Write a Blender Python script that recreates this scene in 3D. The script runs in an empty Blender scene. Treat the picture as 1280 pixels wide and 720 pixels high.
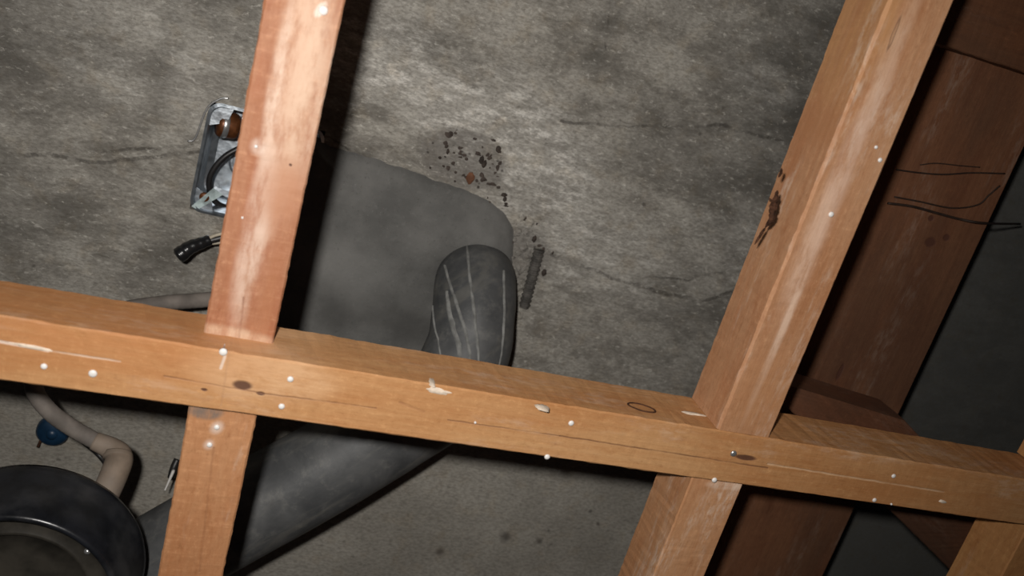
import bpy, bmesh, math, random
from mathutils import Vector, Matrix, noise
random.seed(7)
S = bpy.context.scene
C = S.collection
# ------------------------------------------------------------------ camera
F = 1115.0
ax = Vector((3670, 721, F)).normalized()
ay = Vector((-985, 3290, F)).normalized()
az = ax.cross(ay).normalized()
ay = az.cross(ax)
CZ = 1.90                                   # lens height; the timber grid hangs 0.433 m above it
cd = bpy.data.cameras.new('camera'); cam = bpy.data.objects.new('camera', cd); C.objects.link(cam)
cd.sensor_width = 36.0; cd.lens = 36.0 * F / 1280.0; cd.clip_start = 0.01; cd.clip_end = 50
def from_cam(v):                            # lens axes (right, down, forward) to world
    v = Vector(v); return Vector((ax.dot(v), ay.dot(v), az.dot(v)))
r_, u_, b_ = from_cam((1, 0, 0)), from_cam((0, -1, 0)), from_cam((0, 0, -1))
m = Matrix((r_, u_, b_)).transposed().to_4x4(); m.translation = Vector((0, 0, CZ))
cam.matrix_world = m
S.camera = cam
cd.dof.use_dof = True; cd.dof.focus_distance = 0.60; cd.dof.aperture_fstop = 9.0
# ------------------------------------------------------------------ world, flash, exposure
w = bpy.data.worlds.new('world'); S.world = w; w.use_nodes = True
w.node_tree.nodes['Background'].inputs[0].default_value = (0.55, 0.6, 0.7, 1)
w.node_tree.nodes['Background'].inputs[1].default_value = 0.010
ld = bpy.data.lights.new('flash', 'SPOT'); lo = bpy.data.objects.new('flash', ld); C.objects.link(lo)
ld.energy = 14.0; ld.color = (1.0, 0.965, 0.92); ld.shadow_soft_size = 0.010
ld.spot_size = math.radians(112); ld.spot_blend = 1.0
lo.location = (-0.042, -0.032, CZ - 0.005)
aim = from_cam((-60, -40, F))
lo.rotation_euler = aim.to_track_quat('-Z', 'Y').to_euler()
S.view_settings.view_transform = 'Standard'; S.view_settings.look = 'None'
S.view_settings.gamma = 1.0; S.view_settings.use_curve_mapping = False
S.view_settings.exposure = 0.0

D = 0.433                                   # front of the timber grid
H = 0.710                                   # concrete soffit
def at(x, y, h):                            # point seen at pixel x, y at height h over the lens
    d = from_cam((x - 640, y - 360, F)); k = h / d.z
    return Vector((d.x * k, d.y * k, h + CZ))

# ------------------------------------------------------------------ helpers
def obj(name, bm, mat, parent=None, smooth=False):
    me = bpy.data.meshes.new(name)
    bmesh.ops.recalc_face_normals(bm, faces=bm.faces[:])
    bm.to_mesh(me); bm.free()
    if smooth:
        for p in me.polygons: p.use_smooth = True
    me.materials.append(mat)
    o = bpy.data.objects.new(name, me); C.objects.link(o)
    if parent is not None:
        o.parent = parent; o.matrix_parent_inverse = Matrix.LocRotScale(parent.location, parent.rotation_euler, None).inverted()
    return o
def tag(o, label=None, cat=None, group=None, kind=None):
    if label: o['label'] = label
    if cat: o['category'] = cat
    if group: o['group'] = group
    if kind: o['kind'] = kind
    return o
def thing(name, label, cat, loc=(0, 0, 0), group=None):
    o = bpy.data.objects.new(name, None); C.objects.link(o); o.location = loc; o.empty_display_size = 0.02
    return tag(o, label, cat, group)

class G:                                    # small shader-graph helper
    def __init__(s, name, rough=0.8, spec=0.3):
        s.m = bpy.data.materials.new(name); s.m.use_nodes = True
        s.t = s.m.node_tree; s.n = s.t.nodes; s.b = s.n['Principled BSDF']
        s.b.inputs['Roughness'].default_value = rough
        s.b.inputs['Specular IOR Level'].default_value = spec
        s.co = s.n.new('ShaderNodeTexCoord').outputs['Object']
    def put(s, sock, v):
        if isinstance(v, bpy.types.NodeSocket): s.t.links.new(v, sock)
        elif isinstance(v, (tuple, list, Vector)):
            v = tuple(v); n = len(sock.default_value); sock.default_value = (v + (1,) * 4)[:n]
        else: sock.default_value = v
    def math(s, op, a, b=0.0, c=0.0, clamp=False):
        n = s.n.new('ShaderNodeMath'); n.operation = op; n.use_clamp = clamp
        s.put(n.inputs[0], a); s.put(n.inputs[1], b); s.put(n.inputs[2], c); return n.outputs[0]
    def vec(s, op, a, b=(0, 0, 0), scale=None):
        n = s.n.new('ShaderNodeVectorMath'); n.operation = op
        s.put(n.inputs[0], a); s.put(n.inputs[1], b)
        if scale is not None: s.put(n.inputs[3], scale)
        return n.outputs[1] if op in ('DOT_PRODUCT', 'LENGTH', 'DISTANCE') else n.outputs[0]
    def noise(s, scale, sx=1, sy=1, sz=1, detail=4, rough=0.55, dist=0.0, off=0.0, co=None):
        p = s.n.new('ShaderNodeMapping'); s.put(p.inputs[0], co or s.co)
        p.inputs['Scale'].default_value = (sx, sy, sz); p.inputs['Location'].default_value = (off, off * .7, off * .3)
        n = s.n.new('ShaderNodeTexNoise'); s.put(n.inputs['Vector'], p.outputs[0])
        n.inputs['Scale'].default_value = scale; n.inputs['Detail'].default_value = detail
        n.inputs['Roughness'].default_value = rough; n.inputs['Distortion'].default_value = dist
        return n.outputs[0]
    def ramp(s, v, a, b, lo=0.0, hi=1.0, smooth=True):
        n = s.n.new('ShaderNodeMapRange'); n.interpolation_type = 'SMOOTHSTEP' if smooth else 'LINEAR'
        s.put(n.inputs[0], v); n.inputs[1].default_value = a; n.inputs[2].default_value = b
        n.inputs[3].default_value = lo; n.inputs[4].default_value = hi; return n.outputs[0]
    def mix(s, f, a, b, mode='MIX'):
        n = s.n.new('ShaderNodeMix'); n.data_type = 'RGBA'; n.blend_type = mode
        s.put(n.inputs[0], f); s.put(n.inputs[6], a); s.put(n.inputs[7], b); return n.outputs[2]
    def warp(s, amp, scale, co=None):
        n = s.n.new('ShaderNodeTexNoise'); s.put(n.inputs['Vector'], co or s.co)
        n.inputs['Scale'].default_value = scale; n.inputs['Detail'].default_value = 3
        v = s.vec('SUBTRACT', n.outputs[1], (.5, .5, .5))
        return s.vec('ADD', co or s.co, s.vec('SCALE', v, scale=amp))
    def spot(s, c, r, rot=0, soft=.5, co=None):          # soft ellipse mask in the xy plane
        p = s.vec('SUBTRACT', co or s.co, tuple(c))
        n = s.n.new('ShaderNodeMapping'); n.vector_type = 'POINT'; s.put(n.inputs[0], p)
        n.inputs['Rotation'].default_value = (0, 0, -rot)
        q = s.vec('MULTIPLY', n.outputs[0], (1 / r[0], 1 / r[1], 0))
        return s.ramp(s.vec('LENGTH', q), 1 + soft, 1 - soft)
    def line(s, a, b, wd, co=None, plane=(1, 1, 0)):
        a = Vector(a); b = Vector(b); pl = Vector(plane)
        a = a * pl; b = b * pl; ab = b - a
        p = s.vec('MULTIPLY', s.vec('SUBTRACT', co or s.co, a), plane)
        t = s.math('DIVIDE', s.vec('DOT_PRODUCT', p, ab), ab.length_squared, clamp=True)
        q = s.vec('SUBTRACT', p, s.vec('SCALE', tuple(ab), scale=t))
        return s.ramp(s.vec('LENGTH', q), wd, wd * .25)
    def vmax(s, *a):
        r = a[0]
        for x in a[1:]: r = s.math('MAXIMUM', r, x)
        return r
    def done(s, col, height=None, strength=.5, dist=.001, rough=None):
        s.put(s.b.inputs['Base Color'], col)
        if rough is not None: s.put(s.b.inputs['Roughness'], rough)
        if height is not None:
            n = s.n.new('ShaderNodeBump'); n.inputs['Strength'].default_value = strength
            n.inputs['Distance'].default_value = dist; s.put(n.inputs['Height'], height)
            s.put(s.b.inputs['Normal'], n.outputs[0])
        return s.m

def plain(name, col, rough=.6, spec=.4, metal=0, var=.25, scale=80, bump=.2, dust=None, dustamt=.5):
    g = G(name, rough, spec); g.b.inputs['Metallic'].default_value = metal
    n = g.noise(scale, detail=5)
    c = g.mix(g.ramp(n, .3, .7), tuple(x * (1 - var) for x in col), tuple(min(1, x * (1 + var)) for x in col))
    if dust:
        c = g.mix(g.math('MULTIPLY', g.ramp(g.noise(scale * .35, detail=6, off=3), .48, .68), dustamt), c, dust)
    return g.done(c, n, bump, .0006)

# ------------------------------------------------------------------ materials
def concrete():
    g = G('stained_concrete', .92, .2)
    P = lambda x, y: (lambda v: (v.x, v.y, 0))(at(x, y, H))
    wp = g.warp(.035, 22); wf = g.warp(.004, 120); wm = g.warp(.007, 60)
    rot = g.n.new('ShaderNodeMapping'); g.put(rot.inputs[0], wf); rot.inputs['Rotation'].default_value = (0, 0, -.03)
    rc = rot.outputs[0]
    big = g.noise(9, 1, 1.5, 1, 4, .6)
    mid = g.noise(34, .65, 1.25, 1, 7, .70, .15, co=rc)
    streak = g.noise(125, .42, 1.3, 1, 7, .74, .0, 5, co=rc)
    fine = g.noise(420, .6, 1.2, 1, 5, .75, 0, 2)
    base = g.mix(g.ramp(mid, .36, .64), (.190, .176, .152), (.435, .410, .362))
    base = g.mix(g.ramp(big, .3, .7, .0, .5), base, (.285, .266, .236))
    # smoother cast region under the long batten
    sy = g.n.new('ShaderNodeSeparateXYZ'); g.put(sy.inputs[0], wp)
    low = g.ramp(sy.outputs[1], .33, .43)
    smooth = g.mix(g.ramp(g.noise(14, detail=5, off=9), .3, .7), (.305, .284, .246), (.415, .388, .338))
    base = g.mix(low, base, smooth)
    rough_amt = g.math('SUBTRACT', 1, g.math('MULTIPLY', low, .75))
    # pale laitance flecks, gathered in pale areas
    pale = g.vmax(g.spot(P(665, 190), (.075, .038), .5, .6, wp), g.spot(P(590, 150), (.06, .03), .3, .6, wp),
                  g.spot(P(480, 70), (.055, .035), .2, .6, wp), g.math('MULTIPLY', g.spot(P(720, 300), (.09, .04), .3, .7, wp), .6),
                  g.math('MULTIPLY', g.spot(P(190, 60), (.07, .045), .2, .7, wp), .45),
                  g.math('MULTIPLY', g.spot(P(930, 310), (.05, .03), .2, .7, wp), .5), g.math('MULTIPLY', g.spot(P(960, 110), (.025, .015), .2, .7, wp), .6))
    sr = g.ramp(streak, .46, .66)
    base = g.mix(g.math('MULTIPLY', pale, g.math('ADD', g.math('MULTIPLY', sr, .80), .28)), base, (.78, .75, .69))
    base = g.mix(g.math('MULTIPLY', g.math('MULTIPLY', g.ramp(streak, .56, .72), rough_amt), .38), base, (.64, .62, .57))
    # damp, dark stains
    dark = g.vmax(g.spot(P(1040, 150), (.10, .13), 0, .6, wp), g.math('MULTIPLY', g.spot(P(840, 180), (.05, .035), .3, .7, wp), .45),
                  g.math('MULTIPLY', g.spot(P(900, 420), (.075, .05), .2, .7, wp), .6),
                  g.math('MULTIPLY', g.spot(P(0, 10), (.07, .06), 0, .7, wp), .75), g.math('MULTIPLY', g.spot(P(10, 260), (.05, .03), 0, .7, wp), .6),
                  g.math('MULTIPLY', g.spot(P(215, 60), (.012, .05), .1, .7, wp), .5), g.math('MULTIPLY', g.spot(P(260, 20), (.04, .02), .1, .7, wp), .5),
                  g.math('MULTIPLY', g.spot(P(455, 205), (.03, .014), .3, .7, wp), .75), g.math('MULTIPLY', g.spot(P(430, 365), (.05, .025), .5, .7, wp), .6),
                  g.math('MULTIPLY', g.spot(P(215, 320), (.06, .03), 0, .7, wp), .4), g.math('MULTIPLY', g.spot(P(760, 30), (.008, .06), .15, .7, wp), .5),
                  g.math('MULTIPLY', g.spot(P(525, 45), (.06, .015), .15, .7, wp), .35))
    base = g.mix(g.math('MULTIPLY', dark, g.ramp(mid, .25, .75, .85, .45)), base, (.062, .060, .055))
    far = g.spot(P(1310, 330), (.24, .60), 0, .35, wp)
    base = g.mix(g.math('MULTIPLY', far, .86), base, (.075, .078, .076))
    # patched ground around the sleeve: repaired aggregate, rim
    agg = g.vmax(g.spot(P(580, 200), (.036, .025), .1, .12, wm), g.spot(P(650, 320), (.030, .026), .6, .25, wm))
    base = g.mix(g.math('MULTIPLY', agg, .75), base, (.215, .200, .182))
    vo = g.n.new('ShaderNodeTexVoronoi'); vo.inputs['Scale'].default_value = 170; g.put(vo.inputs['Vector'], wf)
    pits = g.math('MULTIPLY', g.math('MULTIPLY', agg, g.ramp(vo.outputs['Distance'], .30, .12)), g.ramp(g.noise(60, off=4), .5, .6))
    base = g.mix(pits, base, (.035, .028, .024))
    # pock marks
    v2 = g.n.new('ShaderNodeTexVoronoi'); v2.inputs['Scale'].default_value = 38; g.put(v2.inputs['Vector'], wm)
    pock = g.math('MULTIPLY', g.ramp(v2.outputs['Distance'], .10, .03), g.ramp(g.noise(25, off=8), .5, .62))
    base = g.mix(g.math('MULTIPLY', pock, .7), base, (.05, .045, .04))
    for p, r in (((632, 671), .005), ((675, 676), .003), ((748, 655), .002), ((550, 690), .004)):
        base = g.mix(g.math('MULTIPLY', g.spot(P(*p), (r, r), 0, .8, wm), .7), base, (.05, .04, .036))
    # cracks and shutter-board joints
    L = []
    def poly(pts, wd):
        for a, b in zip(pts, pts[1:]): L.append(g.line(P(*a), P(*b), wd, wm))
    poly([(-20, 196), (60, 193), (120, 203), (180, 198), (250, 190)], .0022)
    poly([(130, 189), (240, 182)], .0018)
    poly([(405, 168), (440, 190), (480, 205)], .0014)
    poly([(700, 152), (770, 158), (900, 158), (1000, 182)], .0018)
    poly([(690, 318), (760, 345), (830, 368), (880, 376), (925, 362)], .0024)
    poly([(770, 343), (860, 350), (905, 340)], .0016)
    poly([(765, -5), (757, 60)], .0016)
    crk = g.vmax(*L)
    crk = g.math('MULTIPLY', crk, g.math('MULTIPLY', g.ramp(g.noise(40, off=6), .38, .56, .15, 1), g.ramp(g.noise(260, off=1), .35, .55, .3, 1)))
    base = g.mix(g.math('MULTIPLY', crk, .62), base, (.040, .034, .030))
    base = g.mix(g.math('MULTIPLY', g.ramp(fine, .40, .62), .42), base, (.10, .088, .072))
    f2 = g.noise(210, .6, 1.2, 1, 6, .78, 0, 12, co=rc)
    base = g.mix(g.math('MULTIPLY', g.math('MULTIPLY', g.ramp(f2, .55, .68), rough_amt), g.math('MULTIPLY', g.math('SUBTRACT', 1, far), .5)), base, (.72, .69, .62))
    base = g.mix(g.math('MULTIPLY', g.ramp(f2, .45, .32), .5), base, (.085, .075, .062))
    tint = g.noise(55, detail=4, off=15)
    base = g.mix(g.ramp(tint, .5, .72, 0, .35), base, g.mix(1.0, base, (1.0, .90, .76), 'MULTIPLY'))
    h = g.math('ADD', g.math('MULTIPLY', streak, .6), g.math('MULTIPLY', mid, .8))
    h = g.math('ADD', g.math('MULTIPLY', g.math('ADD', h, g.math('MULTIPLY', fine, .5)), rough_amt), g.math('MULTIPLY', fine, .15))
    h = g.math('SUBTRACT', h, g.math('ADD', crk, pits))
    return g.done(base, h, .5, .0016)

def wood(name, pale, deep, chalk=.2, seed=0.0, knots=(), lines=(), patches=(), grime=0.0, saw=.25, tone=(1, 1, 1)):
    g = G(name, .62, .35)
    w1 = g.warp(.006, 9); w2 = g.warp(.0012, 120)
    rings = g.noise(16, .06, 1.6, 1.6, 3, .5, .8, seed, co=w1)
    wv = g.math('SINE', g.math('MULTIPLY', rings, 55))
    fib = g.noise(330, .05, 1, 1, 5, .7, .2, seed + 3, co=w2)
    mot = g.noise(300, .6, 1, 1, 5, .75, 0, seed + 14)
    blot = g.noise(12, .45, 1.3, 1.3, 4, .6, .4, seed + 6)
    f = g.math('ADD', g.math('MULTIPLY', g.ramp(wv, -1, 1), .16), g.math('ADD', g.math('MULTIPLY', g.ramp(fib, .3, .7), .26), g.math('MULTIPLY', g.ramp(blot, .3, .7), .58)))
    col = g.mix(f, deep, pale)
    red = g.noise(26, .35, 1.2, 1.2, 5, .6, .3, seed + 11)
    col = g.mix(g.ramp(red, .5, .72, 0, .42), col, tuple(d * k for d, k in zip(deep, (1.02, .86, .78))))
    # cross-cut saw chatter
    sc = g.noise(420, 1, .10, .10, 3, .6, 0, seed + 2)
    col = g.mix(g.math('MULTIPLY', g.math('MULTIPLY', g.ramp(sc, .50, .68), g.ramp(mot, .35, .6)), saw), col, tuple(min(1, c * 1.25) for c in pale))
    col = g.mix(g.ramp(mot, .52, .72, 0, .40), col, tuple(min(1, c * 1.35) for c in pale))
    col = g.mix(g.ramp(mot, .48, .28, 0, .45), col, tuple(c * .72 for c in deep))
    b2 = g.noise(45, .4, 1.2, 1.2, 5, .65, .3, seed + 17)
    col = g.mix(g.ramp(b2, .42, .26, 0, .6), col, tuple(c * k for c, k in zip(deep, (.82, .72, .62))))
    # chalky plaster dust in soft streaks
    ch = g.math('MULTIPLY', g.ramp(g.noise(20, .28, 1.4, 1.4, 5, .7, .2, seed + 21), .52, .68), g.ramp(g.noise(220, .35, 1, 1, 4, .7, 0, seed), .40, .62))
    col = g.mix(g.math('MULTIPLY', ch, chalk), col, (.80, .66, .54))
    if grime:
        col = g.mix(g.math('MULTIPLY', g.ramp(g.noise(15, .4, 1, 1, 5, .6, 0, seed + 31), .35, .65, .4, 1), grime), col, (.050, .036, .026))
    hh = g.math('ADD', g.math('MULTIPLY', fib, .8), g.math('ADD', g.math('MULTIPLY', sc, .3), g.math('MULTIPLY', mot, .5)))
    for c, r, rot, colr, amt, soft in patches:
        n = g.math('MULTIPLY', g.spot(c, r, rot, soft, w1), g.ramp(g.noise(90, .35, 1, 1, 5, .7, 0, seed + 1), .34, .6, .25, 1))
        col = g.mix(g.math('MULTIPLY', n, amt), col, colr)
    for c, r, rot, kind in knots:
        k = g.spot(c, r, rot, .3, w2)
        if kind == 'ring':
            k2 = g.spot(c, (r[0] * .72, r[1] * .62), rot, .3, w2)
            k = g.math('SUBTRACT', k, g.math('MULTIPLY', k2, .75), clamp=True)
            col = g.mix(g.math('MULTIPLY', k, .75), col, (.13, .070, .042))
        else:
            col = g.mix(g.math('MULTIPLY', k, .9), col, (.085, .034, .022))
            hh = g.math('SUBTRACT', hh, k)
    for a, b, wd, amt, colr in lines:
        k = g.math('MULTIPLY', g.line(a, b, wd, w2), g.ramp(g.noise(30, 1, .3, .3, 3, .6, 0, seed + 5), .35, .55, .25, 1))
        col = g.mix(g.math('MULTIPLY', k, amt), col, colr); hh = g.math('SUBTRACT', hh, g.math('MULTIPLY', k, .6))
    return g.done(col, hh, .45, .0008)

def mortar():
    g = G('grey_mortar', .85, .25)
    n1 = g.noise(22, detail=6, rough=.6); n2 = g.noise(160, detail=5, rough=.7, off=3)
    c = g.mix(g.ramp(n1, .3, .7), (.118, .116, .110), (.182, .178, .168))
    c = g.mix(g.ramp(n2, .55, .75, 0, .3), c, (.25, .245, .235))
    wp = g.warp(.03, 24)
    P = lambda x, y: (lambda v: (v.x, v.y, 0))(at(x, y, H))
    n4 = g.noise(420, detail=4, rough=.75, off=7)
    c = g.mix(g.ramp(n4, .42, .30, 0, .5), c, (.06, .058, .052)); c = g.mix(g.ramp(n4, .62, .72, 0, .4), c, (.32, .31, .29))
    d = g.vmax(g.spot(P(500, 395), (.05, .018), .2, .7, wp), g.spot(P(420, 380), (.02, .02), 0, .7, wp), g.math('MULTIPLY', g.spot(P(560, 330), (.02, .03), 0, .7, wp), .6))
    c = g.mix(g.math('MULTIPLY', d, .6), c, (.055, .053, .050))
    pl = g.spot(P(430, 330), (.035, .02), .3, .8, wp)
    c = g.mix(g.math('MULTIPLY', pl, .35), c, (.28, .275, .26))
    return g.done(c, g.math('ADD', n1, g.math('MULTIPLY', n2, .35)), .5, .002)

def pipe_mat():
    g = G('dusty_grey_sleeve', .55, .4)
    n1 = g.noise(28, detail=6, rough=.65, dist=.5); n2 = g.noise(130, .5, .5, .5, detail=6, rough=.7, off=2)
    c = g.mix(g.ramp(n1, .3, .7), (.058, .060, .062), (.108, .109, .109))
    c = g.mix(g.math('MULTIPLY', g.ramp(n2, .5, .72), .45), c, (.20, .195, .18))
    st = g.n.new('ShaderNodeMapping'); g.put(st.inputs[0], g.warp(.004, 60)); st.inputs['Rotation'].default_value = (0, 0, .75)
    n3 = g.noise(50, .22, 1.6, 1, detail=5, rough=.6, co=st.outputs[0])
    c = g.mix(g.ramp(n3, .52, .66, 0, .30), c, (.195, .185, .160))
    return g.done(c, n2, .3, .001)

def galv():
    g = G('galvanised_steel', .38, .5); g.b.inputs['Metallic'].default_value = .9
    v = g.n.new('ShaderNodeTexVoronoi'); v.inputs['Scale'].default_value = 150; g.put(v.inputs['Vector'], g.warp(.006, 80))
    c = g.mix(g.ramp(v.outputs['Distance'], .1, .6), (.36, .40, .44), (.56, .61, .66))
    c = g.mix(g.ramp(g.noise(60, off=2), .55, .7, 0, .5), c, (.20, .19, .18))
    return g.done(c, g.noise(70, detail=3), .35, .002)

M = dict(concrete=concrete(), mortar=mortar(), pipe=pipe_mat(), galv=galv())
M['dribble'] = plain('pale_cement_dribble', (.205, .205, .196), .85, .2, var=.3, scale=120, bump=.6)
M['black'] = plain('dusty_black_plastic', (.010, .011, .014), .28, .55, var=.4, scale=60, bump=.35, dust=(.050, .050, .053), dustamt=.6)
M['blackdust'] = plain('dust_covered_black_plastic', (.034, .030, .024), .45, .4, var=.5, scale=45, bump=.3, dust=(.08, .07, .055), dustamt=.6)
M['tape'] = plain('black_vinyl_tape', (.012, .012, .013), .28, .6, var=.2, scale=200, bump=.4)
M['cable'] = plain('black_cable_sheath', (.018, .016, .016), .42, .5, var=.2, scale=150, bump=.2)
M['beige'] = plain('dusty_beige_conduit', (.24, .185, .14), .65, .3, var=.2, scale=60, bump=.4, dust=(.30, .25, .21), dustamt=.5)
M['greycon'] = plain('dusty_grey_conduit', (.19, .165, .145), .7, .3, var=.25, scale=60, bump=.4, dust=(.11, .10, .095), dustamt=.5)
M['oldwire'] = plain('dusty_brown_wire', (.030, .018, .013), .7, .3, var=.3, scale=90, bump=.3)
M['zinc_glint'] = plain('zinc_tab_painted_glint', (.55, .66, .66), .35, .6, metal=.25, var=.35, scale=160, bump=.3)  # paleness stands in for a flash glint on the steel tab
M['blue'] = plain('blue_plastic', (.008, .030, .065), .4, .45, var=.3, scale=70, bump=.2, dust=(.06, .08, .10), dustamt=.4)
M['rust'] = plain('rusty_brown_steel', (.13, .045, .015), .4, .5, metal=.3, var=.4, scale=200, bump=.5)
M['rebar'] = plain('cement_coated_rebar', (.085, .078, .070), .7, .4, var=.35, scale=160, bump=.6)
M['nail'] = plain('pale_coated_nail_head', (.80, .77, .74), .35, .6, var=.08, scale=300, bump=.1)
M['screw'] = plain('zinc_screw', (.60, .60, .60), .3, .6, metal=.8, var=.1, scale=300, bump=.1)
M['plaster'] = plain('white_plaster_smear', (.72, .60, .48), .9, .2, var=.15, scale=250, bump=.5)
M['ivory'] = plain('ivory_wire_insulation', (.50, .44, .34), .5, .4, var=.15, scale=150, bump=.1)
M['stone'] = plain('dark_aggregate', (.060, .046, .038), .8, .3, var=.5, scale=90, bump=.5)
M['brownstone'] = plain('brown_aggregate', (.17, .075, .04), .8, .3, var=.3, scale=90, bump=.5)
M['bark'] = plain('dark_bark', (.060, .026, .014), .9, .2, var=.5, scale=220, bump=.9)

# ------------------------------------------------------------------ shape builders
def catmull(pts, n=10):
    P = [Vector(p) for p in pts]; P = [P[0] * 2 - P[1]] + P + [P[-1] * 2 - P[-2]]; out = []
    for i in range(1, len(P) - 2):
        a, b, c, d = P[i - 1:i + 3]
        for k in range(n):
            t = k / n
            out.append(.5 * ((2 * b) + (c - a) * t + (2 * a - 5 * b + 4 * c - d) * t * t + (3 * b - a - 3 * c + d) * t ** 3))
    out.append(P[-2]); return out
def frames(path):
    T = [(path[min(i + 1, len(path) - 1)] - path[max(i - 1, 0)]).normalized() for i in range(len(path))]
    u = T[0].orthogonal().normalized(); fr = []
    for p, t in zip(path, T):
        u = (u - t * u.dot(t)).normalized(); fr.append((p, t, u, t.cross(u)))
    return fr
def sweep(bm, path, rad, n=12, cap=True, rfun=None):
    fr = frames(path); rings = []
    for i, (p, t, u, v) in enumerate(fr):
        r = rad(i / (len(fr) - 1)) if callable(rad) else rad
        ring = []
        for k in range(n):
            a = 2 * math.pi * k / n; rr = r * (rfun(i, a) if rfun else 1)
            ring.append(bm.verts.new(p + (u * math.cos(a) + v * math.sin(a)) * rr))
        rings.append(ring)
    for A, B in zip(rings, rings[1:]):
        for k in range(n): bm.faces.new((A[k], A[(k + 1) % n], B[(k + 1) % n], B[k]))
    if cap: bm.faces.new(rings[0]); bm.faces.new(rings[-1][::-1])
    return bm
def tube(pts, rad, n=12, seg=8, cap=True, rfun=None): return sweep(bmesh.new(), catmull(pts, seg), rad, n, cap, rfun)
def lathe(profile, c, axis, n=48, bm=None):
    bm = bm or bmesh.new(); axis = Vector(axis).normalized(); u = axis.orthogonal().normalized(); v = axis.cross(u); rings = []
    for r, z in profile:
        if r < 1e-6: rings.append([bm.verts.new(Vector(c) + axis * z)])
        else: rings.append([bm.verts.new(Vector(c) + axis * z + (u * math.cos(2 * math.pi * k / n) + v * math.sin(2 * math.pi * k / n)) * r) for k in range(n)])
    for A, B in zip(rings, rings[1:]):
        for k in range(n):
            a0, a1, b0, b1 = A[k % len(A)], A[(k + 1) % len(A)], B[k % len(B)], B[(k + 1) % len(B)]
            vs = []
            for x in (a0, a1, b1, b0):
                if x not in vs: vs.append(x)
            if len(vs) > 2: bm.faces.new(vs)
    return bm
def bead(c, r, squash=(1, 1, 1), seed=0, bm=None, jag=.25, sub=1):
    b2 = bmesh.new(); bmesh.ops.create_icosphere(b2, subdivisions=sub, radius=r)
    for v in b2.verts:
        k = 1 + jag * noise.noise(v.co * (1.4 / r) + Vector((seed * 3.1, seed, 0)))
        v.co = Vector(c) + Vector((v.co.x * squash[0], v.co.y * squash[1], v.co.z * squash[2])) * k
    if bm is None: return b2
    me = bpy.data.meshes.new('t'); b2.to_mesh(me); b2.free(); bm.from_mesh(me); bpy.data.meshes.remove(me); return bm

def lumber(name, x0, x1, y0, y1, h0, h1, mat, label, cat='batten', group=None, seed=0, along='x', ragged=.00045, parent=None, rotz=0, chamfer=.0009):
    """sawn timber; local X runs along the grain, local -Z is the face seen from below"""
    if along == 'x': L, W_ = x1 - x0, y1 - y0; loc = (x0, (y0 + y1) / 2, CZ + h0); rz = rotz
    else: L, W_ = y1 - y0, x1 - x0; loc = ((x0 + x1) / 2, y0, CZ + h0); rz = math.pi / 2 + rotz
    T = h1 - h0; bm = bmesh.new(); n = max(12, int(L / .0035)); n = min(n, 330); c = chamfer; hw = W_ / 2
    sec = [(-hw + c, 0), (-hw * .5, 0), (0, 0), (hw * .5, 0), (hw - c, 0), (hw, c), (hw, T * .5), (hw, T - c), (hw - c, T), (0, T), (-hw + c, T), (-hw, T - c), (-hw, T * .5), (-hw, c)]
    rings = []
    for i in range(n + 1):
        X = L * i / n; ring = []
        bow = noise.noise(Vector((X * 2.2, seed, 0))) * .0010
        for k, (a, z) in enumerate(sec):
            j = noise.noise(Vector((X * 240, k * 7.3, seed))) * ragged + noise.noise(Vector((X * 45, k * 3.3, seed + 9))) * ragged * .8
            s = 1 if a > 0 else -1 if a < 0 else 0
            ring.append(bm.verts.new((X, a + s * j + bow, z + (j * .5 if k < 6 or k == 13 else 0))))
        rings.append(ring)
    m_ = len(sec)
    for A, B in zip(rings, rings[1:]):
        for k in range(m_): bm.faces.new((A[k], B[k], B[(k + 1) % m_], A[(k + 1) % m_]))
    bm.faces.new(rings[0]); bm.faces.new(rings[-1][::-1])
    o = obj(name, bm, mat, parent); o.location = loc; o.rotation_euler = (0, 0, rz)
    tag(o, label, cat, group); return o

def loc_x(x0, yc, h, px, plane='front', h0=D):      # pixel -> beam-local coords (beam along world x)
    p = at(px[0], px[1], h); return (p.x - x0, p.y - yc, 0)
def loc_y(xc, y0, h, px):                            # pixel -> joist-local coords (along world y)
    p = at(px[0], px[1], h); return (p.y - y0, -(p.x - xc), 0)

# ------------------------------------------------------------------ ceiling slab (with the hole for the outlet box)
bc = [at(237, 261, H), at(264, 127, H)]              # bottom-left and top-left corner of the box mouth
vy = (bc[1] - bc[0]); side = vy.length; vyn = vy.normalized(); vxn = Vector((-vyn.y, vyn.x, 0))
if vxn.x < 0: vxn = -vxn
BX = [bc[0], bc[0] + vxn * side, bc[1] + vxn * side, bc[1]]     # BL, BR, TR, TL
bm = bmesh.new()
X0, X1, Y0, Y1 = -1.3, 1.9, -1.1, 1.6
out = [Vector((X0, Y1, CZ + H)), Vector((X1, Y1, CZ + H)), Vector((X1, Y0, CZ + H)), Vector((X0, Y0, CZ + H))]
vo_ = [bm.verts.new(p) for p in out]; vi = [bm.verts.new(p) for p in BX]
up = Vector((0, 0, .15)); vo2 = [bm.verts.new(p + up) for p in out]; vi2 = [bm.verts.new(p + up) for p in BX]
for k in range(4):
    q = (k + 1) % 4
    bm.faces.new((vo_[k], vo_[q], vi[q], vi[k])); bm.faces.new((vo_[k], vo2[k], vo2[q], vo_[q])); bm.faces.new((vi[k], vi[q], vi2[q], vi2[k]))
    bm.faces.new((vo2[k], vi2[k], vi2[q], vo2[q]))
ceiling = obj('ceiling', bm, M['concrete']); tag(ceiling, 'stained grey concrete slab seen from below', None, None, 'structure')

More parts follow.
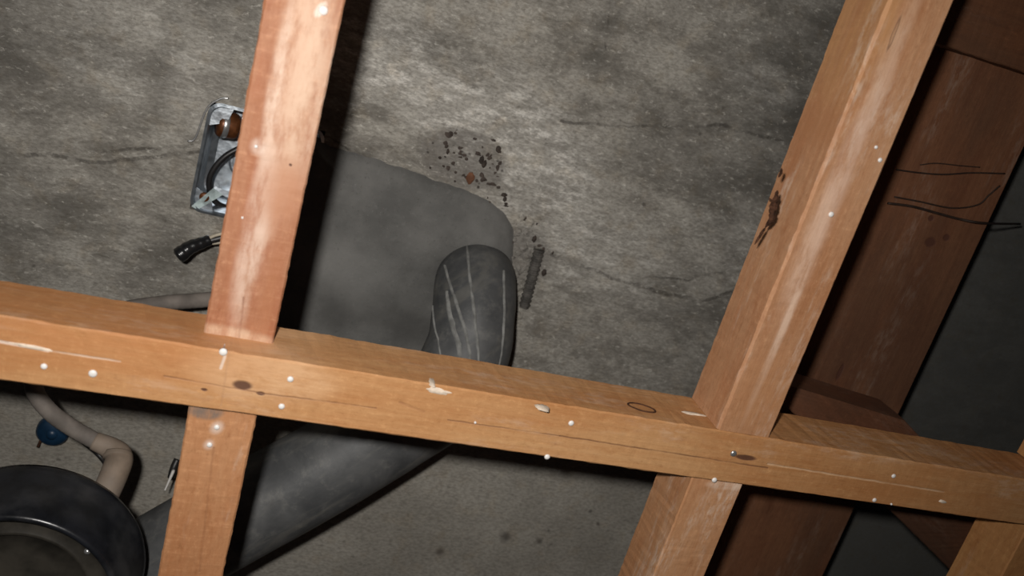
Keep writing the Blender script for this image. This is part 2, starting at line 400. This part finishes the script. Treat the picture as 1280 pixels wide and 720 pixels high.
# mortar mound round the pipe sleeve
MP = [(372, 150), (405, 178), (450, 192), (500, 208), (545, 224), (590, 240), (622, 258), (640, 278), (643, 300), (640, 340), (632, 400), (640, 450), (620, 520), (540, 560), (455, 520), (400, 500), (340, 500), (322, 420), (325, 280), (335, 190)]
P2 = [at(x, y, H) for x, y in MP]; P2 = catmull(P2 + [P2[0]], 6)[:-1]
cen = at(500, 330, H); bm = bmesh.new(); NR = 26; rings = []
for j in range(NR + 1):
    t = j / NR; ring = []
    for i, p in enumerate(P2):
        q = p.lerp(cen, t)
        if j == 0: q = p + Vector((noise.noise(p * 90), noise.noise(p * 90 + Vector((5, 5, 5))), 0)) * .0020
        hgt = .011 * min(1, (t / .22)) ** .6 + .0030 * noise.noise(q * 26) * min(1, t * 4) + .0010 * noise.noise(q * 110) * min(1, t * 8)
        if t < .01: hgt = -.001
        ring.append(bm.verts.new((q.x, q.y, CZ + H - hgt)))
        if j == NR: break
    rings.append(ring)
n = len(P2)
for A, B in zip(rings, rings[1:]):
    for k in range(n):
        if len(B) == 1: bm.faces.new((A[k], A[(k + 1) % n], B[0]))
        else: bm.faces.new((A[k], A[(k + 1) % n], B[(k + 1) % n], B[k]))
mp = obj('mortar_patch', bm, M['mortar'], ceiling, True); tag(mp, 'smooth darker grey mortar patch')
# broken aggregate left in the two rough patches
bm = bmesh.new(); rnd = random.Random(3)
for k in range(60):
    if k < 42: a = rnd.uniform(0, 6.28); r = rnd.random() ** .6; x, y = 580 + 50 * r * math.cos(a), 198 + 34 * r * math.sin(a)
    else: t = rnd.random(); x, y = 612 + 80 * t + rnd.uniform(-12, 12), 225 + 110 * t + rnd.uniform(-16, 16)
    bead(at(x, y, H - .0004), rnd.uniform(.0008, .0022), (rnd.uniform(.6, 1.6), rnd.uniform(.5, 1.5), .35), k, bm, .7)
st = obj('aggregate', bm, M['stone'], ceiling); tag(st, 'dark chips of stone in the broken concrete', kind='stuff')
for (x, y, r) in ((588, 222, .0042), (605, 205, .0028), (602, 200, .0026), (631, 249, .0020), (680, 341, .0028), (638, 303, .0036), (668, 299, .0024)):
    obj('stone', bead(at(x, y, H - .0008), r, (.8, 1.2, .6), x, None, .5, 2), M['brownstone' if r > .004 else 'stone'], ceiling)
# ragged lumps of concrete at the broken rim beside the sleeve
bm = bmesh.new()
for k in range(26):
    t = rnd.random(); x, y = 640 + rnd.uniform(-4, 30) * (1 - .3 * t), 268 + 130 * t
    bead(at(x, y, H), rnd.uniform(.002, .0045), (1.2, 1.2, .55), k + 50, bm, .6, 2)
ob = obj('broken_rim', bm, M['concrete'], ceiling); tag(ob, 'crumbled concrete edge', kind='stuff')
# exposed reinforcing bar
a, b = at(674, 312, H - .002), at(655, 384, H - .002)
path = [a.lerp(b, i / 90) for i in range(91)]
bm = sweep(bmesh.new(), path, .0042, 12, True, lambda i, an: 1.0 + (.20 if i % 7 < 3 else 0))
ob = obj('reinforcing_bar', bm, M['rebar'], ceiling); tag(ob, 'short ribbed steel bar exposed in the slab')

# ------------------------------------------------------------------ timber grid
BX0, BYC = -.62, (.2113 + .2460) / 2
bl = lambda x, y, h=D: loc_x(BX0, BYC, h, (x, y))
def side_pt(x, y):                                    # pixel on the upper side face of the long batten
    d = from_cam((x - 640, y - 360, F)); k = .2113 / d.y
    return (d.x * k - BX0, .2113 - BYC, d.z * k - D)
beam_mat = wood('pine_long_batten', (.56, .31, .140), (.43, .185, .065), .25, 1.0,
    knots=[(bl(303, 482), (.0048, .0026), 0, 'knot'), (bl(326, 492), (.0022, .0011), 0, 'knot'), (bl(255, 487), (.0016, .0008), 0, 'knot'),
           (bl(932, 572), (.0075, .0018), 0, 'knot')],
    lines=[(bl(-10, 425), bl(60, 438), .0012, .7, (.85, .72, .62)), (bl(60, 438), bl(150, 452), .0008, .5, (.80, .66, .54)),
           (bl(205, 470), bl(330, 492), .0007, .6, (.22, .10, .05)), (bl(330, 492), bl(470, 510), .0007, .6, (.22, .10, .05)),
           (bl(560, 525), bl(700, 545), .0006, .6, (.20, .09, .05)), (bl(700, 545), bl(960, 585), .0007, .75, (.18, .08, .04)),
           (bl(960, 580), bl(1180, 615), .0010, .5, (.80, .56, .36)), (bl(500, 503), bl(530, 515), .0012, .6, (.30, .13, .06)),
           (bl(287, 440), bl(276, 507), .0008, .5, (.40, .22, .12)), (bl(281, 445), bl(276, 460), .0012, .8, (.85, .76, .68))],
    patches=[(bl(330, 470), (.035, .014), 0, (.80, .52, .30), .55, .4), (bl(150, 420), (.07, .02), 0, (.50, .21, .08), .5, .6), (bl(1200, 620), (.09, .02), 0, (.42, .17, .055), .5, .6)], saw=.12)
beam = lumber('batten', BX0, 1.05, .2113, .2460, D, D + .042, beam_mat, 'long horizontal pine batten crossing the whole picture', 'batten', None, 1, 'x')
J = dict(y0=-.75)
def JL(xc, h): return lambda x, y: loc_y(xc, J['y0'], h, (x, y))
h1 = .451; x1c = .0036; l1 = JL(x1c, h1)
j1m = wood('pine_pink_batten', (.43, .215, .120), (.31, .105, .045), .8, 7.0,
    knots=[(l1(363, 206), (.0007, .0007), 0, 'knot')],
    lines=[(l1(305, 372), l1(299, 424), .0007, .7, (.28, .13, .08))],
    patches=[(l1(378, 60), (.07, .009), 0, (.72, .50, .36), .7, .6), (l1(345, 110), (.035, .003), 0, (.76, .58, .46), .7, .6), (l1(320, 95), (.012, .004), 0, (.36, .13, .06), .6, .6), (l1(300, 330), (.05, .004), 0, (.40, .15, .07), .5, .6), (l1(340, 330), (.05, .006), 0, (.40, .16, .08), .4, .6), (l1(350, 200), (.08, .006), 0, (.62, .40, .28), .5, .6), (l1(318, 290), (.05, .006), 0, (.74, .56, .45), .65, .5), (l1(385, 130), (.05, .008), 0, (.66, .47, .34), .55, .6),
             (l1(402, 12), (.0042, .0022), .5, (.88, .80, .72), .8, .3), (l1(322, 182), (.004, .0035), 0, (.80, .66, .56), .5, .5), (l1(350, 240), (.018, .010), 0, (.42, .17, .08), .6, .5), (l1(330, 380), (.03, .006), 0, (.40, .17, .08), .5, .5), (l1(290, 420), (.004, .02), 0, (.80, .62, .44), .5, .5)], saw=.45)
j1 = lumber('batten', x1c - .018, x1c + .018, -.75, .2111, h1, h1 + .040, j1m, 'pinkish chalk-streaked batten running up beside the steel outlet box', 'batten', None, 2, 'y')
x2c = .3061; l2 = JL(x2c, D)
j2m = wood('pine_orange_batten', (.50, .275, .150), (.38, .165, .072), .60, 12.0,
    knots=[(l2(1118, 42), (.009, .0011), 0, 'ring')],
    lines=[(l2(1085, 110), l2(1030, 190), .004, .45, (.40, .18, .08)), (l2(1030, 190), l2(985, 270), .003, .3, (.40, .18, .08)), ],
    patches=[(l2(1070, 180), (.09, .006), 0, (.72, .50, .38), .6, .6), (l2(1050, 130), (.06, .003), 0, (.78, .58, .46), .6, .5), (l2(975, 420), (.05, .0025), 0, (.78, .56, .42), .7, .5), (l2(1010, 310), (.04, .006), 0, (.74, .50, .36), .5, .6), (l2(1110, 20), (.05, .014), 0, (.52, .27, .11), .5, .6), (l2(955, 500), (.03, .02), 0, (.44, .19, .075), .5, .6)], saw=.15)
j2 = lumber('batten', .2875, .3248, -.75, .2111, D + .0005, D + .042, j2m, 'broad orange batten at right with a bark split on its left edge', 'batten', None, 3, 'y', chamfer=.0016)
s1m = wood('pine_short_batten', (.62, .32, .155), (.47, .20, .080), .5, 17.0,
    patches=[(((.262 - .2462), .004, 0), (.002, .01), 0, (.30, .22, .17), .0, .3)], saw=.3)
J['y0'] = .2462
sl = JL(x1c, .440)
s1m = wood('pine_lower_left_batten', (.54, .275, .135), (.40, .165, .065), .4, 17.0,
    knots=[], lines=[(sl(268, 560), sl(250, 715), .0008, .4, (.30, .13, .06))],
    patches=[(sl(256, 513), (.005, .009), 0, (.20, .15, .12), .95, .25), (sl(271, 534), (.0036, .0030), .4, (.80, .70, .62), .5, .6), (sl(262, 555), (.0028, .0024), 0, (.80, .68, .60), .45, .6)], saw=.35)
s1 = lumber('batten', x1c - .0178, x1c + .0172, .2462, .95, .440, .481, s1m, 'short lower batten beside the black round housing', 'batten', None, 4, 'y')
s2m = wood('pine_lower_right_batten', (.54, .285, .145), (.41, .175, .072), .55, 23.0,
    patches=[((.004, -.006, 0), (.003, .012), 0, (.82, .62, .48), .6, .4)], saw=.3)
s2 = lumber('batten', .2850, .3215, .2462, .95, D + .003, D + .044, s2m, 'lower batten below the long batten, right of the bare concrete', 'batten', None, 5, 'y')
s3m = wood('pine_corner_batten', (.52, .27, .105), (.40, .165, .055), .2, 31.0, saw=.2)
s3 = lumber('batten', .5535, .5900, .2462, .95, D + .002, D + .043, s3m, 'batten entering the bottom right corner of the photo', 'batten', None, 6, 'y')
j3 = lumber('batten', .5590, .5955, -.75, .2111, D + .002, D + .043, s3m, 'batten barely showing at the right edge above the long batten', 'batten', None, 7, 'y')

# deeper timbers on the right
hb = .600
xR = at(1125, 515, hb).x; xL = at(990, 460, hb).x
KN = lambda x, y: loc_y((xL + xR) / 2, -.9, hb, (x, y))
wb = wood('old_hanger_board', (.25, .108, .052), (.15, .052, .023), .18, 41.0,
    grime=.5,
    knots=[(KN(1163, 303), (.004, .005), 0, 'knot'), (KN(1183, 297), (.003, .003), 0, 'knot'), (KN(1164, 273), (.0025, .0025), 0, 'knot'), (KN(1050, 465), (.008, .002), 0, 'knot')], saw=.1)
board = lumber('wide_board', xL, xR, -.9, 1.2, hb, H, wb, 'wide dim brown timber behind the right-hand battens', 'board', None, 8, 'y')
yt = at(1240, 77, .575).y
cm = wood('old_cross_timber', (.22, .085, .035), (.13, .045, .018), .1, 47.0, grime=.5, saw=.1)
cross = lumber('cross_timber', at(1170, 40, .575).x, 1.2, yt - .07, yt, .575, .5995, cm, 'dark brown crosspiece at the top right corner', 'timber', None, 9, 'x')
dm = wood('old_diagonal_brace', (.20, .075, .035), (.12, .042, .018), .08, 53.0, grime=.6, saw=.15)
hd = .530
pA, pB, pC = at(1115, 640, hd), at(1190, 715, hd), at(1130, 524, hd)
dv = (pB - pA).normalized(); nv = Vector((dv.y, -dv.x, 0))
if (pC - pA).dot(nv) < 0: nv = -nv
wid = (pC - pA).dot(nv); ang = math.atan2(dv.y, dv.x)
st_ = at(1015, 500, hd); t0 = (st_ - pA).dot(dv)
p0 = pA + dv * t0 + nv * wid / 2
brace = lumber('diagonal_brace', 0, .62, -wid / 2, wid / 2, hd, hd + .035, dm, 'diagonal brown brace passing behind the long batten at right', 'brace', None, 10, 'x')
e1, e2 = at(1020, 492, hd), at(1135, 527, hd)
for v in brace.data.vertices:                         # its sawn end is cut on the skew
    g1, g2 = (e1 - p0).dot(dv), (e2 - p0).dot(dv); s1_, s2_ = (e1 - p0).dot(Vector((-dv.y, dv.x, 0))), (e2 - p0).dot(Vector((-dv.y, dv.x, 0)))
    xe = g1 + (g2 - g1) * (v.co.y - s1_) / (s2_ - s1_)
    v.co.x = xe + (v.co.x / .62) * (.62 - xe)
brace.location = (p0.x, p0.y, CZ + hd); brace.rotation_euler = (0, 0, ang)

# nails, screw, smears and the bark split
def mark(par, o, r=.0017, mat='nail', name='nail'):
    p = lathe([(0, -.0009), (r * .55, -.0008), (r * .9, -.0004), (r, .0002), (r * .4, .0006), (r * .3, .010)], o, (0, 0, 1), 14)
    return obj(name, p, M[mat], par, True)
for x, y, r in ((55, 458, .0017), (116, 467, .0022), (279, 440, .0022), (363, 474, .0018), (352, 508, .0018), (714, 529, .0018), (684, 571, .0018), (893, 600, .0018), (1117, 595, .0016), (1093, 625, .0016), (1114, 630, .0008), (594, 528, .0008)):
    mark(beam, at(x, y, D - .0001), r)
for x, y, r in ((404, 13, .0024), (320, 183, .0010), (303, 272, .0007)): mark(j1, at(x, y, h1 - .0001), r)
for x, y, r in ((271, 534, .0016), (262, 556, .0016)): mark(s1, at(x, y, .440 - .0001), r)
for x, y, r in ((1039, 268, .0017), (1100, 200, .0014), (1095, 184, .0011)): mark(j2, at(x, y, D + .0004), r)
tag(mark(beam, at(917, 567, D - .0004), .0022, 'screw', 'screw'), 'shiny screw head beside a dark knot')
def smear(par, c, rx, ry, rot, nrm, seed):
    bm = bmesh.new(); u = Vector((math.cos(rot), math.sin(rot), 0)); nrm = Vector(nrm); u = (u - nrm * u.dot(nrm)).normalized(); v = nrm.cross(u)
    ring = []; N = 24; ctr = bm.verts.new(Vector(c) + nrm * .0007)
    for k in range(N):
        a = 2 * math.pi * k / N; q = 1 + .45 * noise.noise(Vector((math.cos(a) * 1.6, math.sin(a) * 1.6, seed)))
        ring.append((bm.verts.new(Vector(c) + (u * math.cos(a) * rx + v * math.sin(a) * ry) * q * .7 + nrm * .0006), bm.verts.new(Vector(c) + (u * math.cos(a) * rx + v * math.sin(a) * ry) * q - nrm * .0003)))
    for k in range(N):
        p, q = ring[k], ring[(k + 1) % N]
        bm.faces.new((ctr, p[0], q[0])); bm.faces.new((p[0], p[1], q[1], q[0]))
    return obj('plaster_smear', bm, M['plaster'], par, True)
def sidew(x, y):
    s = side_pt(x, y); return Vector((s[0] + BX0, .2113, CZ + D + s[2]))
smear(beam, sidew(540, 478), .0022, .0055, 0.9, (0, -1, 0), 1)
smear(beam, at(548, 489, D), .0075, .0020, .05, (0, 0, -1), 2)
smear(beam, sidew(678, 509), .0045, .0035, 0, (0, -1, 0), 3)
smear(beam, sidew(865, 517), .009, .0022, 0, (0, -1, 0), 4)
smear(beam, at(1178, 627, D), .004, .0012, .1, (0, 0, -1), 5)
smear(beam, at(42, 434, D), .012, .0011, .05, (0, 0, -1), 6)
# oval knot on the upper side of the long batten
c = sidew(802, 510)
bm = bmesh.new()
ringp = []
for k in range(29):
    a = 2 * math.pi * k / 28; ringp.append(c + Vector((math.cos(a) * .0085 + math.sin(a) * .0015, -.0001, math.sin(a) * .0042 - math.cos(a) * .002)))
sweep(bm, ringp, .00065, 6, False)
tag(obj('knot', bm, M['bark'], beam, True), 'oval brown knot ring on the upper side')
# bark split on the left arris of the right-hand batten
bm = bmesh.new()
def bark_run(pts_, r0):
    P = catmull([at(x, y, D + .0008 + (.0042 if x < 958 else 0)) for x, y in pts_], 8)
    sweep(bm, P, lambda t: r0 * (.25 + math.sin(math.pi * min(1, t * 1.02)) ** .7), 8, True, lambda i, a: 1 + .55 * noise.noise(Vector((i * .6, a, r0 * 999))))
bark_run([(972, 238), (969, 250), (966, 262), (964, 274), (957, 284)], .0015)
bark_run([(961, 248), (967, 252), (974, 247)], .0009)
bark_run([(957, 284), (951, 293), (943, 306)], .0007)
bark_run([(977, 210), (976, 216), (973, 222)], .0007)
tag(obj('bark_split', bm, M['bark'], j2), 'ragged dark bark left along the edge')

# ------------------------------------------------------------------ big sleeve pipe
R = .0345
def hp(x, y, h): return at(x, y, h)
pts = [hp(596, 345, .775), hp(595, 348, .725), hp(594, 358, .690), hp(592, 392, .668), hp(584, 440, .652), hp(555, 492, .638), hp(490, 534, .622), hp(400, 588, .610), hp(300, 643, .602), hp(190, 706, .596), hp(60, 790, .592), hp(-150, 915, .59)]
path = catmull(pts, 16)
rad = lambda t: R if t > .35 else R - .0015 * (1 - t / .35)
bm = sweep(bmesh.new(), path, lambda t: R + .0022 * max(0, min(1, (t - .3) / .25)), 56, True, lambda i, a: 1 + .012 * noise.noise(Vector((math.cos(a) * 1.7, math.sin(a) * 1.7, i * .09))))
pipe = obj('sleeve_pipe', bm, M['pipe'], None, True)
tag(pipe, 'thick dusty grey pipe bending out of the slab behind the long batten', 'pipe')
# cement dribbles that run along the bend
fr = frames(path)
def on_pipe(i, a, lift):
    p, t, u, v = fr[i]; return p + (u * math.cos(a) + v * math.sin(a)) * (R + .0004 + lift)
def ang_for(i, x):                                   # angle on ring i whose point shows nearest to pixel column x, on the seen side
    best = None
    for k in range(180):
        a = 2 * math.pi * k / 180; q = on_pipe(i, a, 0); p = fr[i][0]
        if (q - p).dot(Vector((0, 0, CZ)) - q) < 0: continue
        d = q - Vector((0, 0, CZ)); cx = r_.dot(d); cz = -b_.dot(d); px = 640 + F * cx / cz
        e = abs(px - x)
        if best is None or e < best[0]: best = (e, a)
    return best[1]
def screen_y(i):
    d = fr[i][0] - Vector((0, 0, CZ)); return 360 - F * u_.dot(d) / (-b_.dot(d))
drib = [([(44, 558), (52, 562), (60, 572), (68, 577), (80, 579)], .0022), ([(34, 556), (44, 566), (56, 583), (68, 592), (80, 594)], .0014), ([(30, 584), (44, 590), (58, 598), (70, 603), (80, 606)], .0012), ([(36, 630), (50, 632), (62, 628), (74, 616), (80, 604)], .0014), ([(48, 541), (58, 545), (70, 555), (80, 562)], .0012)]
for pts_, wd in drib:
    bm = bmesh.new(); prev = None; ks = []
    for (i0, x0_), (i1, x1_) in zip(pts_, pts_[1:]):
        for q in range(8): ks.append((i0 + (i1 - i0) * q / 8, x0_ + (x1_ - x0_) * q / 8))
    rows = []; la = None
    for j, (i, x) in enumerate(ks):
        ii = int(i); fi = i - ii
        a = ang_for(ii, x); a = a if la is None else la + ((a - la + math.pi) % (2 * math.pi) - math.pi) * .5; la = a
        w_ = 2.4 * wd * (.55 + .45 * abs(noise.noise(Vector((j * .23, wd * 900, 0)))) + .35 * math.sin(math.pi * j / len(ks))) / R
        row = []
        for s, l in ((-.5, -.0003), (-.25, .0006), (0, .0008), (.25, .0006), (.5, -.0003)):
            p = on_pipe(ii, a + s * w_, l).lerp(on_pipe(min(ii + 1, len(fr) - 1), a + s * w_, l), fi); row.append(bm.verts.new(p))
        rows.append(row)
    for A, B in zip(rows, rows[1:]):
        for k in range(4): bm.faces.new((A[k], A[k + 1], B[k + 1], B[k]))
    obj('cement_dribble', bm, M['dribble'], pipe, True)

# ------------------------------------------------------------------ galvanised outlet box set in the slab
box = thing('outlet_box', 'square galvanised steel outlet box set in the slab behind the pinkish batten', 'outlet box', (BX[0] + BX[2]) / 2)
cx = (BX[0] + BX[2]) / 2; hs = side / 2
def rsq(hw, rr, z, n=6):
    out = []
    for q, (sx, sy) in enumerate(((1, 1), (-1, 1), (-1, -1), (1, -1))):
        for k in range(n + 1):
            a = math.pi / 2 * (q + k / n); out.append(cx + vxn * (sx * (hw - rr) + rr * math.cos(a)) + vyn * (sy * (hw - rr) + rr * math.sin(a)) + Vector((0, 0, z)))
    return out
bm = bmesh.new()
L_ = [rsq(hs + .0010, .010, -.0006), rsq(hs - .0012, .009, -.0016), rsq(hs - .0022, .009, .001), rsq(hs - .004, .010, .040), rsq(hs - .009, .010, .043)]
L_ = [[bm.verts.new(p) for p in l] for l in L_]
for A, B in zip(L_, L_[1:]):
    for k in range(len(A)): bm.faces.new((A[k], A[(k + 1) % len(A)], B[(k + 1) % len(A)], B[k]))
bm.faces.new(L_[-1])
obj('box_shell', bm, M['galv'], box, False)
def bxp(a, b, z): return cx + vxn * a + vyn * b + Vector((0, 0, z))     # a right, b up in the photo, z into the slab
for (a, b, r) in ((-.012, .022, .011), (-.010, -.008, .013), (.022, .010, .013), (.020, -.024, .011)):
    bm = lathe([(r * .8, .0418), (r, .0410), (r * 1.06, .0425)], bxp(a, b, 0), (0, 0, 1), 32); obj('knockout_ring', bm, M['galv'], box, True)
for sgn in (1, -1):                                   # corner screw ears
    bm = bmesh.new(); e0 = [(-hs + .002, sgn * (hs - .002)), (-hs + .017, sgn * (hs - .002)), (-hs + .014, sgn * (hs - .013)), (-hs + .002, sgn * (hs - .018))]
    lo_ = [bm.verts.new(bxp(a, b, .0005)) for a, b in e0]; hi_ = [bm.verts.new(bxp(a, b, .0020)) for a, b in e0]
    bm.faces.new(lo_); bm.faces.new(hi_[::-1])
    for k in range(4): bm.faces.new((lo_[k], lo_[(k + 1) % 4], hi_[(k + 1) % 4], hi_[k]))
    obj('screw_ear', bm, M['galv'], box)
obj('ear_hole', lathe([(0, 0), (.0036, 0), (.0040, .0010), (.0036, .0016)], bxp(-hs + .009, -hs + .012, -.0008), (0, 0, 1), 18), M['rust'], box, True)
# folded tab at the lower left, flash glint painted as pale colour
bm = bmesh.new(); q = [bxp(-hs + .001, -hs + .003, -.002), bxp(-hs + .006, -hs + .001, -.001), bxp(-hs + .022, -hs + .017, .001), bxp(-hs + .014, -hs + .021, -.001)]
v_ = [bm.verts.new(p) for p in q] + [bm.verts.new(p + Vector((0, 0, .0012))) for p in q]
bm.faces.new(v_[:4]); bm.faces.new(v_[4:][::-1])
for k in range(4): bm.faces.new((v_[k], v_[(k + 1) % 4], v_[4 + (k + 1) % 4], v_[4 + k]))
obj('bent_tab', bm, M['zinc_glint'], box)
# thin bare mounting wire outside the rim
bm = tube([bxp(-hs + .012, hs + .006, -.001), bxp(-hs + .006, hs + .004, -.001), bxp(-hs - .002, hs - .006, -.001), bxp(-hs - .006, hs - .030, -.001), bxp(-hs - .011, hs - .034, -.001)], .0008, 6, 6)
tag(obj('tie_wire', bm, M['screw'], box, True), 'thin bare wire round the rim')
con = thing('wire_connector', 'small brown connector in the top corner of the outlet box', 'connector', bxp(-hs + .016, hs - .016, 0))
bm = lathe([(0, -.0085), (.0085, -.0085), (.0100, -.0070), (.0104, -.004), (.0104, .004), (.0095, .0065), (.0080, .0075), (0, .0075)], bxp(-hs + .0150, hs - .0165, .010), vxn * .96 + Vector((0, 0, .25)), 28)
obj('sleeve', bm, M['rust'], con, True)
bm = lathe([(.0104, -.0052), (.0108, -.0046), (.0108, -.0016), (.0104, -.0010)], bxp(-hs + .0150, hs - .0165, .010), vxn * .96 + Vector((0, 0, .25)), 28)
obj('collar', bm, M['screw'], con, True)
obj('lead', tube([bxp(-hs + .025, hs - .018, .012), bxp(-hs + .036, hs - .020, .012), bxp(-hs + .046, hs - .024, .016)], lambda t: .0026 - .0010 * min(1, t * 3), 8, 6), M['cable'], con, True)
cab = tube([bxp(.012, .022, .020), bxp(-.008, .016, .014), bxp(-.026, .002, .010), bxp(-.034, -.018, .010), bxp(-.028, -.036, .014), bxp(-.012, -.043, .022), bxp(.008, -.044, .034)], .0023, 10, 10)
tag(obj('black_cable', cab, M['cable'], None, True), 'black cable looping inside the outlet box', 'cable')
bm = lathe([(0, -.006), (.0065, -.006), (.0072, -.004), (.0072, .006), (.006, .008), (0, .008)], bxp(-.012, -.0425, .026), vxn, 22)
tag(obj('cable_clamp', bm, M['rust'], None, True), 'rusty clamp at the bottom inside the outlet box', 'clamp')

# taped cable end below the box
te = thing('taped_cable_end', 'cable end wrapped in black tape hanging below the outlet box', 'cable', at(245, 310, .685))
p0, p1, p2 = at(221, 321, .668), at(238, 309, .672), at(262, 300, .678)
bm = tube([p0, p0.lerp(p1, .5), p1, p1.lerp(p2, .5) , p2], lambda t: (.0062 - .0022 * t) * min(1, .55 + t * 6), 16, 8, True, lambda i, a: 1 + (.05 if i % 6 < 3 else 0))
obj('tape_wrap', bm, M['tape'], te, True)
obj('wire', tube([at(259, 299, .678), at(270, 294, .678), at(300, 286, .682), at(330, 270, .69)], .0013, 8), M['ivory'], te, True)
obj('wire', tube([at(259, 302, .679), at(268, 304, .680), at(300, 298, .684), at(330, 285, .69)], .0013, 8), M['ivory'], te, True)
obj('sheath', tube([at(262, 301, .680), at(280, 296, .682), at(310, 285, .69)], .0030, 8), M['cable'], te, True)

# ------------------------------------------------------------------ conduit, elbow, round housing
cpts = [at(345, 366, .690), at(300, 370, .680), at(255, 375, .668), at(205, 379, .655), at(150, 388, .640), at(95, 408, .620), at(52, 440, .605), at(42, 482, .595), at(60, 512, .592), at(92, 536, .592), at(128, 556, .592)]
con2 = tube(cpts, .0058, 16, 12, True, lambda i, a: 1 + .03 * (i % 2))
tag(obj('conduit', con2, M['greycon'], None, True), 'flexible conduit curving behind the left end of the long batten', 'conduit')
elb = thing('pipe_elbow', 'beige elbow joining the conduit to the black housing', 'pipe fitting', at(145, 570, .592))
obj('elbow_body', tube([at(118, 551, .592), at(138, 560, .590), at(149, 571, .586), at(143, 592, .575), at(128, 625, .566), at(112, 655, .562)], lambda t: .0064 + .0030 * min(1, t * 2.2), 22, 8), M['beige'], elb, True)
obj('socket_lip', tube([at(148, 567, .587), at(147, 573, .584)], .0098, 22, 3), M['beige'], elb, True)
HZ = .530; kz = HZ / .590
ho = thing('round_housing', 'large round black plastic housing in the bottom left corner', 'housing', at(38, 722, .540))
hc = at(38, 705, HZ); axis = Vector((0.03, 0.02, 1))
SC = lambda pr: [(r * kz, z * kz) for r, z in pr]
prof = SC([(.0640, -.038), (.0655, -.0415), (.0680, -.0425), (.0700, -.040), (.0735, -.020), (.0755, -.006), (.0775, .000), (.0785, .006), (.0770, .011), (.068, .014), (.060, .016), (0, .016)])
sh = obj('housing_shell', lathe(prof, hc, axis, 80), M['black'], ho, True)
prof = SC([(.0641, -.0382), (.0625, -.031), (.055, -.029), (.0500, -.0320), (.0480, -.0325), (.0460, -.028), (.030, -.027), (0, -.027)])
tag(obj('recessed_face', lathe(prof, hc, axis, 64), M['blackdust'], ho, True), 'dusty brownish recessed face')
for k in range(5):
    a = k * math.pi * .4 + .5; u = Vector((math.cos(a), math.sin(a), 0))
    obj('rivet', lathe([(0, -.0025), (.0018, -.0018), (.0022, 0)], hc + u * .057 * kz + axis * -.0295 * kz, axis, 12), M['screw'], ho, True)
a0 = 4.0
for a in (4.30,):
    u = Vector((math.cos(a), math.sin(a), 0))
    obj('rib', tube([hc + u * .070 * kz + axis * -.0405 * kz, hc + u * .0745 * kz + axis * -.018 * kz, hc + u * .0772 * kz + axis * .002 * kz], .0022, 10, 6), M['black'], ho, True)
obj('hanger_stem', tube([at(-20, 690, .535), at(-20, 690, .60), at(-20, 690, .708)], .010, 18, 4), M['black'], ho, True)
cap = thing('insert_cap', 'small blue plastic insert cap under the conduit', 'cap', at(66, 540, H))
cc = at(66, 540, H - .004)
obj('cap_disc', lathe([(0, -.004), (.0105, -.0035), (.0128, -.001), (.0132, .0045)], cc, (0, 0, 1), 32), M['blue'], cap, True)
obj('cap_hub', lathe([(0, -.0065), (.0040, -.006), (.0048, -.003), (.005, 0)], cc, (0, 0, 1), 20), M['blue'], cap, True)
obj('nail', tube([at(52, 548, H - .004), at(47, 559, H - .010)], .0011, 8, 3), M['bark'], cap, True)
tag(obj('thin_cable', tube([at(60, 522, .66), at(85, 536, .65), at(105, 553, .64), at(124, 569, .63), at(140, 590, .63)], .0020, 8, 8), M['cable'], None, True), 'thin dark cable beside the conduit above the black housing', 'cable')
sc = at(216, 592, .66)
bm = tube([at(217, 588, .665), at(211, 602, .655), at(206, 613, .648)], lambda t: .0014 - .0009 * t, 10, 6)
tag(obj('white_clip', bm, M['nail'], None, True), 'thin white sliver of a clip next to the lower left batten', 'clip')
bm = tube([at(214, 597, .672), at(217, 585, .674), at(222, 574, .678)], .0030, 10, 5)
tag(obj('cable_stub', bm, M['cable'], None, True), 'dark stub of cable beside the lower left batten', 'cable')

# thin old wires stapled over the wide board
hw = hb - .0025
w1 = [at(1120, 212, hw), at(1150, 216, hw), at(1180, 218, hw), at(1215, 216, hw), at(1256, 217, hw)]
tag(obj('old_wire', tube(w1, .0006, 8, 8), M['oldwire'], None, True), 'thin straight wire across the wide brown timber', 'wire')
w2 = [at(1110, 254, hw), at(1140, 258, hw), at(1170, 266, hw), at(1200, 274, hw), at(1232, 279, hw - .002), at(1275, 280, H - .05)]
tag(obj('old_wire', tube(w2, .0010, 8, 8), M['oldwire'], None, True), 'thicker sagging wire across the wide brown timber, lowest of them', 'wire')
w3 = [at(1118, 246, hw), at(1150, 252, hw), at(1190, 260, hw), at(1222, 256, hw), at(1236, 244, hw), at(1250, 232, hw)]
tag(obj('old_wire', tube(w3, .0006, 8, 8), M['oldwire'], None, True), 'thin wire curling upward at its right end on the wide brown timber', 'wire')
w4 = [at(1150, 206, hw), at(1170, 204, hw), at(1200, 207, hw), at(1225, 209, hw)]
tag(obj('old_wire', tube(w4, .0004, 8, 8), M['oldwire'], None, True), 'finest and uppermost wire on the wide brown timber', 'wire')
